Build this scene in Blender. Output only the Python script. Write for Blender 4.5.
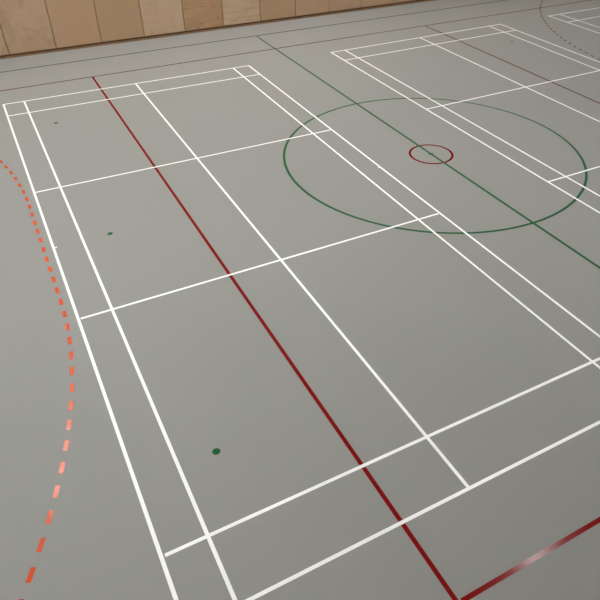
import bpy, bmesh, math, random
from mathutils import Matrix, Vector
random.seed(4)
scn = bpy.context.scene
for o in list(bpy.data.objects):
    bpy.data.objects.remove(o)
COL = scn.collection

# ------------------------------------------------------------ camera
cam_d = bpy.data.cameras.new('camera')
cam = bpy.data.objects.new('camera', cam_d)
COL.objects.link(cam)
cam_d.sensor_width = 36.0
cam_d.sensor_fit = 'HORIZONTAL'
cam_d.lens = 634.81 / 600 * 36.0
cam_d.shift_x = (300 - 338.15) / 600
cam_d.shift_y = (298.17 - 300) / 600
cam_d.clip_start = 0.05
cam_d.clip_end = 200
right = Vector((0.8768171, -0.48066119, 0.01251388))
down = Vector((-0.28943946, -0.54841706, -0.78451483))
fwd = Vector((0.38394866, 0.68425401, -0.61998378))
rot = Matrix((right, -down, -fwd)).transposed()
cam.matrix_world = Matrix.Translation((-0.12576, -2.78648, 5.67082)) @ rot.to_4x4()
scn.camera = cam

# ------------------------------------------------------------ world, exposure
w = bpy.data.worlds.new('world')
scn.world = w
w.use_nodes = True
w.node_tree.nodes['Background'].inputs[0].default_value = (0.9, 0.95, 1.0, 1)
w.node_tree.nodes['Background'].inputs[1].default_value = 0.3
scn.view_settings.view_transform = 'Standard'
scn.view_settings.look = 'None'
scn.view_settings.gamma = 1
scn.view_settings.use_curve_mapping = False
scn.view_settings.exposure = 0.0

LAMP_STRENGTH = 33.5
LAMP_COLOR = (1.0, 0.995, 0.965, 1)

# ------------------------------------------------------------ materials
def srgb(r, g, b):
    f = lambda c: (c / 255 / 12.92) if c / 255 <= 0.04045 else ((c / 255 + 0.055) / 1.055) ** 2.4
    return (f(r), f(g), f(b), 1)

def mat(name, col, rough=0.5, spec=0.5, var=0.0, scale=3.0, bump=0.0, bscale=200.0):
    m = bpy.data.materials.new(name)
    m.use_nodes = True
    nt = m.node_tree
    b = nt.nodes['Principled BSDF']
    b.inputs['Base Color'].default_value = col
    b.inputs['Roughness'].default_value = rough
    b.inputs['Specular IOR Level'].default_value = spec
    tc = nt.nodes.new('ShaderNodeTexCoord')
    n = nt.nodes.new('ShaderNodeTexNoise')
    n.inputs['Scale'].default_value = scale
    n.inputs['Detail'].default_value = 4
    nt.links.new(tc.outputs['Object'], n.inputs['Vector'])
    mr = nt.nodes.new('ShaderNodeMapRange')
    mr.inputs[1].default_value = 0.25
    mr.inputs[2].default_value = 0.75
    mr.inputs[3].default_value = 1 - var
    mr.inputs[4].default_value = 1 + var
    nt.links.new(n.outputs['Fac'], mr.inputs[0])
    mx = nt.nodes.new('ShaderNodeVectorMath')
    mx.operation = 'SCALE'
    mx.inputs[0].default_value = col[:3]
    nt.links.new(mr.outputs[0], mx.inputs['Scale'])
    nt.links.new(mx.outputs[0], b.inputs['Base Color'])
    if bump:
        n2 = nt.nodes.new('ShaderNodeTexNoise')
        n2.inputs['Scale'].default_value = bscale
        nt.links.new(tc.outputs['Object'], n2.inputs['Vector'])
        bp = nt.nodes.new('ShaderNodeBump')
        bp.inputs['Strength'].default_value = bump
        bp.inputs['Distance'].default_value = 0.001
        nt.links.new(n2.outputs['Fac'], bp.inputs['Height'])
        nt.links.new(bp.outputs[0], b.inputs['Normal'])
    return m

def ply(name, a, b_, grain=0.0, knots=0.0, mottle=0.2, seed=0.0, horizontal=True):
    """plywood: base colour pair, long grain streaks, knots, broad mottling"""
    m = bpy.data.materials.new(name)
    m.use_nodes = True
    nt = m.node_tree
    N, L = nt.nodes, nt.links
    bs = N['Principled BSDF']
    bs.inputs['Roughness'].default_value = 0.5
    tc = N.new('ShaderNodeTexCoord')
    mp = N.new('ShaderNodeMapping')
    mp.inputs['Location'].default_value = (seed * 3.7, seed * 1.3, seed * 2.1)
    L.new(tc.outputs['Object'], mp.inputs['Vector'])
    n1 = N.new('ShaderNodeTexNoise')
    n1.inputs['Scale'].default_value = 2.6
    n1.inputs['Detail'].default_value = 5
    n1.inputs['Distortion'].default_value = 1.2
    L.new(mp.outputs[0], n1.inputs['Vector'])
    mp2 = N.new('ShaderNodeMapping')
    mp2.inputs['Scale'].default_value = (1.0, 1.0, 16.0) if horizontal else (16.0, 1.0, 1.0)
    L.new(mp.outputs[0], mp2.inputs['Vector'])
    n2 = N.new('ShaderNodeTexNoise')
    n2.inputs['Scale'].default_value = 1.6
    n2.inputs['Detail'].default_value = 6
    n2.inputs['Distortion'].default_value = 0.6
    L.new(mp2.outputs[0], n2.inputs['Vector'])
    def mth(op, x, y):
        k = N.new('ShaderNodeMath')
        k.operation = op
        for i, v in enumerate((x, y)):
            if isinstance(v, (int, float)):
                k.inputs[i].default_value = v
            else:
                L.new(v, k.inputs[i])
        return k.outputs[0]
    f = mth('ADD', mth('MULTIPLY', mth('SUBTRACT', n1.outputs['Fac'], 0.5), mottle * 5),
            mth('MULTIPLY', mth('SUBTRACT', n2.outputs['Fac'], 0.5), grain * 5))
    f = mth('ADD', f, 0.5)
    rp = N.new('ShaderNodeMix')
    rp.data_type = 'RGBA'
    rp.clamp_factor = True
    L.new(f, rp.inputs[0])
    rp.inputs[6].default_value = a
    rp.inputs[7].default_value = b_
    out = rp.outputs[2]
    if knots:
        v = N.new('ShaderNodeTexVoronoi')
        v.inputs['Scale'].default_value = 6.0
        L.new(mp.outputs[0], v.inputs['Vector'])
        r = N.new('ShaderNodeMapRange')
        r.inputs[1].default_value = 0.10
        r.inputs[2].default_value = 0.24
        r.inputs[3].default_value = knots
        r.inputs[4].default_value = 0.0
        L.new(v.outputs['Distance'], r.inputs[0])
        k = N.new('ShaderNodeMix')
        k.data_type = 'RGBA'
        L.new(r.outputs[0], k.inputs[0])
        L.new(out, k.inputs[6])
        k.inputs[7].default_value = srgb(105, 72, 48)
        out = k.outputs[2]
    L.new(out, bs.inputs['Base Color'])
    return m

M_FLOOR = mat('grey_sports_floor', srgb(141, 142, 140), 0.6, 0.3, 0.012, 0.5, 0.15, 90)
M_WHITE = mat('white_line_paint', srgb(249, 250, 252), 0.3, 0.5, 0.005, 6)
M_RED = mat('red_line_paint', srgb(122, 4, 8), 0.16, 0.24, 0.05, 5)
M_DARKRED = mat('dark_red_line_paint', srgb(78, 14, 10), 0.6, 0.12, 0.05, 5)
M_GREEN = mat('green_line_paint', srgb(0, 82, 38), 0.5, 0.15, 0.05, 5)
M_DARKGREEN = mat('dark_green_line_paint', srgb(30, 46, 26), 0.6, 0.12, 0.05, 5)
M_ORANGE = mat('orange_line_paint', srgb(202, 72, 24), 0.18, 0.33, 0.06, 8)
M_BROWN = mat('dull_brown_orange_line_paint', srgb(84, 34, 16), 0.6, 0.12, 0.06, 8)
M_CAP = mat('dark_floor_cap', srgb(40, 32, 30), 0.5, 0.2)
M_BASE = mat('stained_skirting', srgb(140, 112, 86), 0.5, 0.4, 0.08, 6)
M_GAP_SHADE = mat('gap_shade_brown', srgb(104, 70, 46), 0.7, 0.3, 0.05, 6)  # dark brown paints the shade of the gap below the panels
M_CEIL = mat('white_ceiling_board', srgb(225, 223, 218), 0.8, 0.3, 0.02, 2)
M_PLASTER = mat('pale_plaster', srgb(214, 208, 198), 0.8, 0.3, 0.02, 2)
M_STEEL = mat('painted_steel', srgb(200, 200, 198), 0.4, 0.5, 0.02, 5)
M_WALLPLY = ply('wall_plywood', srgb(174, 147, 115), srgb(193, 166, 134), 0.1, 0, 0.2, 9)

# ------------------------------------------------------------ helpers
def link_mesh(name, bm, m, parent=None):
    me = bpy.data.meshes.new(name)
    bmesh.ops.recalc_face_normals(bm, faces=bm.faces)
    bm.to_mesh(me)
    bm.free()
    me.materials.append(m)
    o = bpy.data.objects.new(name, me)
    COL.objects.link(o)
    if parent:
        o.parent = parent
    return o

def tag(o, label=None, cat=None, group=None, kind=None):
    for k, v in (('label', label), ('category', cat), ('group', group), ('kind', kind)):
        if v:
            o[k] = v
    return o

def empty(name, loc, rz=0):
    o = bpy.data.objects.new(name, None)
    o.empty_display_size = 0.2
    COL.objects.link(o)
    o.location = loc
    o.rotation_euler.z = rz
    return o

def box(bm, x0, x1, y0, y1, z0, z1):
    g = bmesh.ops.create_cube(bm, size=1)['verts']
    for v in g:
        v.co = Vector(((x0 + x1) / 2 + v.co.x * (x1 - x0), (y0 + y1) / 2 + v.co.y * (y1 - y0),
                       (z0 + z1) / 2 + v.co.z * (z1 - z0)))
    return g

def prism(bm, pts, z1, z0=0.0002):
    lo = [bm.verts.new((x, y, z0)) for x, y in pts]
    hi = [bm.verts.new((x, y, z1)) for x, y in pts]
    n = len(pts)
    bm.faces.new(hi)
    bm.faces.new(lo[::-1])
    for i in range(n):
        bm.faces.new((lo[i], lo[(i + 1) % n], hi[(i + 1) % n], hi[i]))

def bottom(z):
    """each coat of paint lies on top of the ones below it"""
    return z - 0.00022

def line(name, a, b, wdt, z, m, parent=None, off=(0, 0)):
    """a painted stripe from a to b"""
    ax, ay, bx, by = a[0] - off[0], a[1] - off[1], b[0] - off[0], b[1] - off[1]
    d = Vector((bx - ax, by - ay)).normalized()
    n = Vector((-d.y, d.x)) * wdt / 2
    bm = bmesh.new()
    prism(bm, [(ax + n.x, ay + n.y), (ax - n.x, ay - n.y), (bx - n.x, by - n.y), (bx + n.x, by + n.y)], z, bottom(z))
    return link_mesh(name, bm, m, parent)

def ring(name, c, r, wdt, z, m, n=160, parent=None):
    bm = bmesh.new()
    R = []
    for i in range(n):
        t = 2 * math.pi * i / n
        R.append([bm.verts.new((c[0] + q * math.cos(t), c[1] + q * math.sin(t), zz))
                  for q, zz in ((r - wdt / 2, z), (r + wdt / 2, z), (r + wdt / 2, bottom(z)), (r - wdt / 2, bottom(z)))])
    for i in range(n):
        a, b = R[i], R[(i + 1) % n]
        for k in range(4):
            bm.faces.new((a[k], b[k], b[(k + 1) % 4], a[(k + 1) % 4]))
    return link_mesh(name, bm, m, parent)

def disc(name, c, r, z, m, parent=None, n=32):
    bm = bmesh.new()
    lo = [(c[0] + r * math.cos(2 * math.pi * i / n), c[1] + r * math.sin(2 * math.pi * i / n)) for i in range(n)]
    prism(bm, lo, z, bottom(z))
    o = link_mesh(name, bm, m, parent)
    return o

# ------------------------------------------------------------ room shell
X0, X1, Y0, YB, H = -11.0, 25.8, -3.7, 17.0, 7.5
bm = bmesh.new(); box(bm, X0 - .3, X1 + .3, Y0 - .3, YB + 1.0, -0.2, 0.0)
tag(link_mesh('floor', bm, M_FLOOR), kind='structure')
bm = bmesh.new(); box(bm, X0 - .3, X1 + .3, Y0 - .3, YB + 1.0, H, H + 0.2)
tag(link_mesh('ceiling', bm, M_CEIL), kind='structure')
bm = bmesh.new(); box(bm, X0 - .3, X0, Y0 - .3, YB + 1.0, 0, H)
tag(link_mesh('wall_left', bm, M_PLASTER), kind='structure')
bm = bmesh.new(); box(bm, X1, X1 + .3, Y0 - .3, YB + 1.0, 0, H)
tag(link_mesh('wall_right', bm, M_PLASTER), kind='structure')
bm = bmesh.new(); box(bm, X0, X1, Y0 - .3, Y0, 0, H)
tag(link_mesh('wall_front', bm, M_PLASTER), kind='structure')

# back wall runs a hair off parallel to the court lines
WANG = math.radians(0.30)
WBASE = Vector((0.3, 16.80, 0))                    # the face of the panels near the left of the picture
def wall_obj(name, bm, m, kind='structure'):
    o = link_mesh(name, bm, m)
    o.location = WBASE
    o.rotation_euler.z = WANG
    if kind:
        tag(o, kind=kind)
    return o
PT = 0.045
bm = bmesh.new(); box(bm, -11.6, 25.9, PT + .005, PT + .30, 0, H)
wall_obj('wall_back', bm, M_WALLPLY)
bm = bmesh.new(); box(bm, -11.3, 25.3, 0.012, PT + .005, 0, 0.05)
wall_obj('baseboard_back', bm, M_BASE)
bm = bmesh.new(); box(bm, -11.3, 25.3, 0.030, PT + .005, 0.05, 0.10)  # strip filling the shadow gap, its shade put into the colour
wall_obj('gap_shade_strip', bm, M_GAP_SHADE)

# ------------------------------------------------------------ wall panels
PM = {
    'mottled': ply('mottled_plywood', srgb(160, 131, 102), srgb(191, 163, 134), 0.05, 0, 0.32, 1),
    'plain': ply('plain_plywood', srgb(176, 143, 113), srgb(183, 152, 122), 0.05, 0, 0.15, 2),
    'plain2': ply('smooth_plywood', srgb(170, 139, 108), srgb(178, 147, 115), 0.05, 0, 0.15, 3),
    'pale': ply('pale_plywood', srgb(179, 151, 123), srgb(193, 167, 140), 0.06, 0.15, 0.22, 4),
    'orange': ply('orange_knotty_plywood', srgb(156, 121, 88), srgb(185, 150, 117), 0.28, 0.5, 0.12, 5),
    'grain': ply('light_grainy_plywood', srgb(168, 140, 111), srgb(201, 175, 145), 0.30, 0.0, 0.1, 6),
    'pinkish': ply('pinkish_plywood', srgb(168, 136, 111), srgb(185, 154, 126), 0.12, 0, 0.15, 7),
}
PITCH = 1.2265
panel_list = [
    (-1, 'mottled', 'plywood wall panel with streaky grain at the extreme left edge of the picture'),
    (0, 'mottled', 'first complete plywood wall panel from the left, with cloudy mottled grain'),
    (1, 'plain', 'plain even plywood wall panel just right of the cloudy mottled one'),
    (2, 'plain2', 'smooth plywood wall panel, second to the left of the knotty orange brown one'),
    (3, 'pale', 'pale plywood wall panel directly left of the darker knotty orange panel'),
    (4, 'orange', 'darker orange brown plywood wall panel with knots and sideways grain'),
    (5, 'grain', 'light plywood wall panel with sideways grain directly right of the knotty orange panel'),
    (6, 'plain2', 'smooth plywood wall panel directly right of the light one with sideways grain'),
    (7, 'plain', 'plain plywood wall panel, second to the right of the light one with sideways grain'),
    (8, 'pinkish', 'slightly pinker plywood wall panel, third from the right end of the wall in view'),
    (9, 'plain', 'plain plywood wall panel, second from the right end of the wall in view'),
    (10, 'pinkish', 'last thin wedge of plywood wall panel where the wall leaves the picture'),
]
for k, key, lab in panel_list:
    x0 = 0.27 + k * PITCH
    bm = bmesh.new()
    box(bm, x0 + .010, x0 + PITCH - .010, 0, PT, 0.10, 2.60)
    bmesh.ops.bevel(bm, geom=bm.edges[:], offset=0.003, segments=1, affect='EDGES')
    o = wall_obj('wall_panel', bm, PM[key], None)
    tag(o, lab, 'wall panel', 'plywood panels lining the back wall')

# ------------------------------------------------------------ luminaires (out of frame, light the hall; some added only for brightness)
M_DIFF = bpy.data.materials.new('lamp_diffuser')
M_DIFF.use_nodes = True
e = M_DIFF.node_tree.nodes['Principled BSDF']
e.inputs['Base Color'].default_value = (0.9, 0.9, 0.9, 1)
e.inputs['Emission Color'].default_value = LAMP_COLOR
e.inputs['Emission Strength'].default_value = LAMP_STRENGTH
proto = None
cols_lab = {-5.6: 'added outer left', -1.25: 'left', 3.08: 'second', 7.4: 'middle', 11.7: 'fourth', 16.0: 'fifth', 20.3: 'added right'}  # columns called added are unseen lamps, put in to brighten the floor
ROWS = {-5.6: (2,), -1.25: (0, 1, 2, 3, 4, 5, 6, 7, 8), 3.08: (3, 7, 8), 7.4: (1, 2, 4, 6, 7, 8), 11.7: (2, 7, 8),
        16.0: (2, 4, 7), 20.3: (6, 8)}
YS = (-0.6, 1.6, 3.8, 6.0, 8.2, 10.4, 12.4, 14.2, 15.9)  # rows nearest the back wall are added to brighten it and the far floor
NTH = ('first', 'second', 'third', 'fourth', 'fifth', 'sixth', 'seventh', 'added eighth', 'added ninth')
for cx, side in cols_lab.items():
    for j in ROWS[cx]:
        cy = YS[j]
        if proto is None:
            r = empty('ceiling_lamp', (cx, cy, H))
            bm = bmesh.new()
            for s in (-1, 1):
                box(bm, s * .27 - .015, s * .27 + .015, -.75, .75, -.09, 0)
                box(bm, -.285, .285, s * .735 - .015, s * .735 + .015, -.09, 0)
            box(bm, -.285, .285, -.75, .75, -.02, 0)
            link_mesh('housing', bm, M_STEEL, r)
            bm = bmesh.new(); box(bm, -.253, .253, -.718, .718, -.085, -.07)
            link_mesh('diffuser', bm, M_DIFF, r)
            proto = r
        else:
            r = proto.copy(); COL.objects.link(r); r.location = (cx, cy, H)
            for ch in proto.children:
                c = ch.copy(); COL.objects.link(c); c.parent = r
        tag(r, 'white ceiling lamp over the hall, %s from the front in the %s row' % (NTH[j], side), 'lamp',
            'ceiling lamps in rows')

# ------------------------------------------------------------ badminton courts
ZL, ZT = 0.00200, 0.00225          # long lines, cross lines
W4 = 0.040
def court(label, xs, rows, near, ticks=True):
    """xs: five (x_near, x_far) pairs; rows: (name, y at left, y at right) of the cross lines"""
    cx = (xs[0][0] + xs[4][0]) / 2
    off = (cx, 6.7)
    r = empty('badminton_court', (cx, 6.7, 0))
    tag(r, label, 'court marking', 'white badminton court markings')
    far_l, far_r = rows[0][1], rows[0][2]
    near_l, near_r = rows[-1][1], rows[-1][2]
    for i, (xn, xf) in enumerate(xs):
        t = i and (xn - xs[0][0]) / (xs[4][0] - xs[0][0])
        yf = far_l + (far_r - far_l) * t
        yn = near_l + (near_r - near_l) * t
        line('centre_line' if i == 2 else 'sideline', (xn, yn - .02), (xf, yf + .02), W4, ZL, M_WHITE, r, off)
    for name, yl, yr in rows:
        line(name, (xs[0][1] + .019, yl), (xs[4][1] - .019, yr), W4, ZT, M_WHITE, r, off)
    for s, i in ((1, 0), (-1, 4)) if ticks else ():
        xm = (xs[i][0] + xs[i][1]) / 2
        line('net_mark', (xm + s * .02, 6.70), (xm + s * .055, 6.70), .03, ZT, M_WHITE, r, off)
    return r
names = ['back_boundary_line', 'long_service_line', 'short_service_line', 'short_service_line',
         'long_service_line', 'back_boundary_line']
court('white badminton court outline nearest the viewer, crossed by the bright red line',
      [(.003, .02), (.466, .466), (3.055, 3.066), (5.648, 5.644), (6.107, 6.088)],
      list(zip(names, (13.39, 12.63, 8.715, 4.723, .786, .012), (13.37, 12.62, 8.705, 4.737, .782, .012))), None)
court('white badminton court outline right of the green halfway line, corner poking into the green circle',
      [(8.61, 8.585), (9.075, 9.035), (11.70, 11.65), (14.29, 14.34), (14.87, 14.815)],
      list(zip(names, (13.37, 12.61, 8.72, 4.73, .79, .02), (13.48, 12.745, 8.83, 4.76, .8, .03))), None, False)
court('farthest white badminton court outline, only its corner showing at the top right',
      [(17.05, 16.925), (17.55, 17.42), (20.1, 20.0), (22.7, 22.6), (23.2, 23.1)],
      list(zip(names, (13.53, 12.69, 8.8, 4.8, .8, .03), (13.56, 12.83, 8.9, 4.8, .8, .03))), None, False)

# ------------------------------------------------------------ red lines
WR = 0.05
o = line('court_line', (2.212, -0.93), (2.222, 14.33), WR, 0.00100, M_RED)
tag(o, 'long bright red floor line running lengthwise through the nearest badminton court', 'floor line', 'red lines on the floor')
o = line('court_line', (2.255, -0.905), (12.49, -0.905), WR, 0.00100, M_RED)
tag(o, 'red floor line across the lower right corner, in front of the nearest court', 'floor line', 'red lines on the floor')
o = line('court_line', (12.515, -0.93), (12.525, 14.38), WR, 0.00100, M_DARKRED)
tag(o, 'dark red floor line running lengthwise through the second court at the upper right', 'floor line', 'red lines on the floor')
o = line('court_line', (-10.2, 14.275), (24.9, 14.49), WR, 0.00075, M_DARKRED)
tag(o, 'dull brownish red floor line across the hall where both lengthwise red lines end', 'floor line', 'red lines on the floor')

# ------------------------------------------------------------ green lines and circles
o = line('court_line', (-10.2, 15.68), (24.9, 15.86), WR, 0.00075, M_DARKGREEN)
tag(o, 'thin dull green floor line across the hall, closest to the plywood wall', 'floor line', 'green lines on the floor')
o = line('halfway_line', (7.335, -2.28), (7.312, 15.70), WR, 0.00175, M_GREEN)
tag(o, 'long straight green line from wall side through the centre of the green circle', 'floor line', 'green lines on the floor')
o = ring('centre_circle', (7.36, 6.74), 3.005, WR, 0.00150, M_GREEN)
tag(o, 'large green circle on the floor between the two courts', 'floor circle', 'circles on the floor')
o = ring('centre_circle', (7.322, 6.728), 0.43, WR, 0.00125, M_RED, 96)
tag(o, 'small dark red circle inside the large green circle', 'floor circle', 'circles on the floor')
def dot(x, y, r, label, m=M_GREEN, z=0.00125):
    o = disc('floor_spot', (0, 0), r, z, m)
    o.location = (x, y, 0)
    tag(o, label, 'spot', 'round spots on the floor')
dot(7.322, 6.728, 0.05, 'green dot on the green line in the middle of the small red circle', z=0.00200)
dot(0.902, 11.758, 0.045, 'tiny dark green dot near the far left corner of the nearest court')
dot(0.898, 6.715, 0.045, 'green dot between the two short service lines of the nearest court')
dot(0.892, 1.712, 0.045, 'largest looking green dot, closest to the viewer in the nearest court')
dot(13.88, 11.844, 0.045, 'dark green dot near the far right corner of the second court')
dot(10.6, 16.608, 0.04, 'small dark cap in the floor just in front of the plywood wall', M_CAP, 0.003)

# ------------------------------------------------------------ dashed orange arcs
def dashed(label, x0, sign, yc, s_lo, s_hi, shift, m):
    """free throw line: 3 m straight, then quarter arcs of 9 m radius about each goal post"""
    r = empty('free_throw_line', (x0, yc, 0))
    tag(r, label, 'dashed line', 'dashed arcs on the floor')
    def pt(s, rad):
        a = abs(s)
        if a <= 1.5:
            return (sign * (rad - 9), s)
        th = (a - 1.5) / 9
        return (sign * (rad * math.cos(th) - 9), math.copysign(1.5 + rad * math.sin(th), s))
    k = math.ceil(s_lo / .3)
    while k * .3 <= s_hi:
        sc = k * .3 + shift
        bm = bmesh.new()
        ss = [sc - .075 + i * .0375 for i in range(5)]
        pts = [pt(s, 8.975) for s in ss] + [pt(s, 9.025) for s in ss[::-1]]
        prism(bm, pts, 0.00050, 0.00028)
        link_mesh('dash', bm, m, r)
        k += 1
    return r
dashed('orange dashed arc curving along the left edge beside the nearest court', -0.132, 1, 6.75, -8.1, 10.2, -0.018, M_ORANGE)
dashed('dull brownish dashed arc curving through the top right corner between two courts', 14.93, -1, 6.75, -8.1, 10.2, 0.06, M_BROWN)
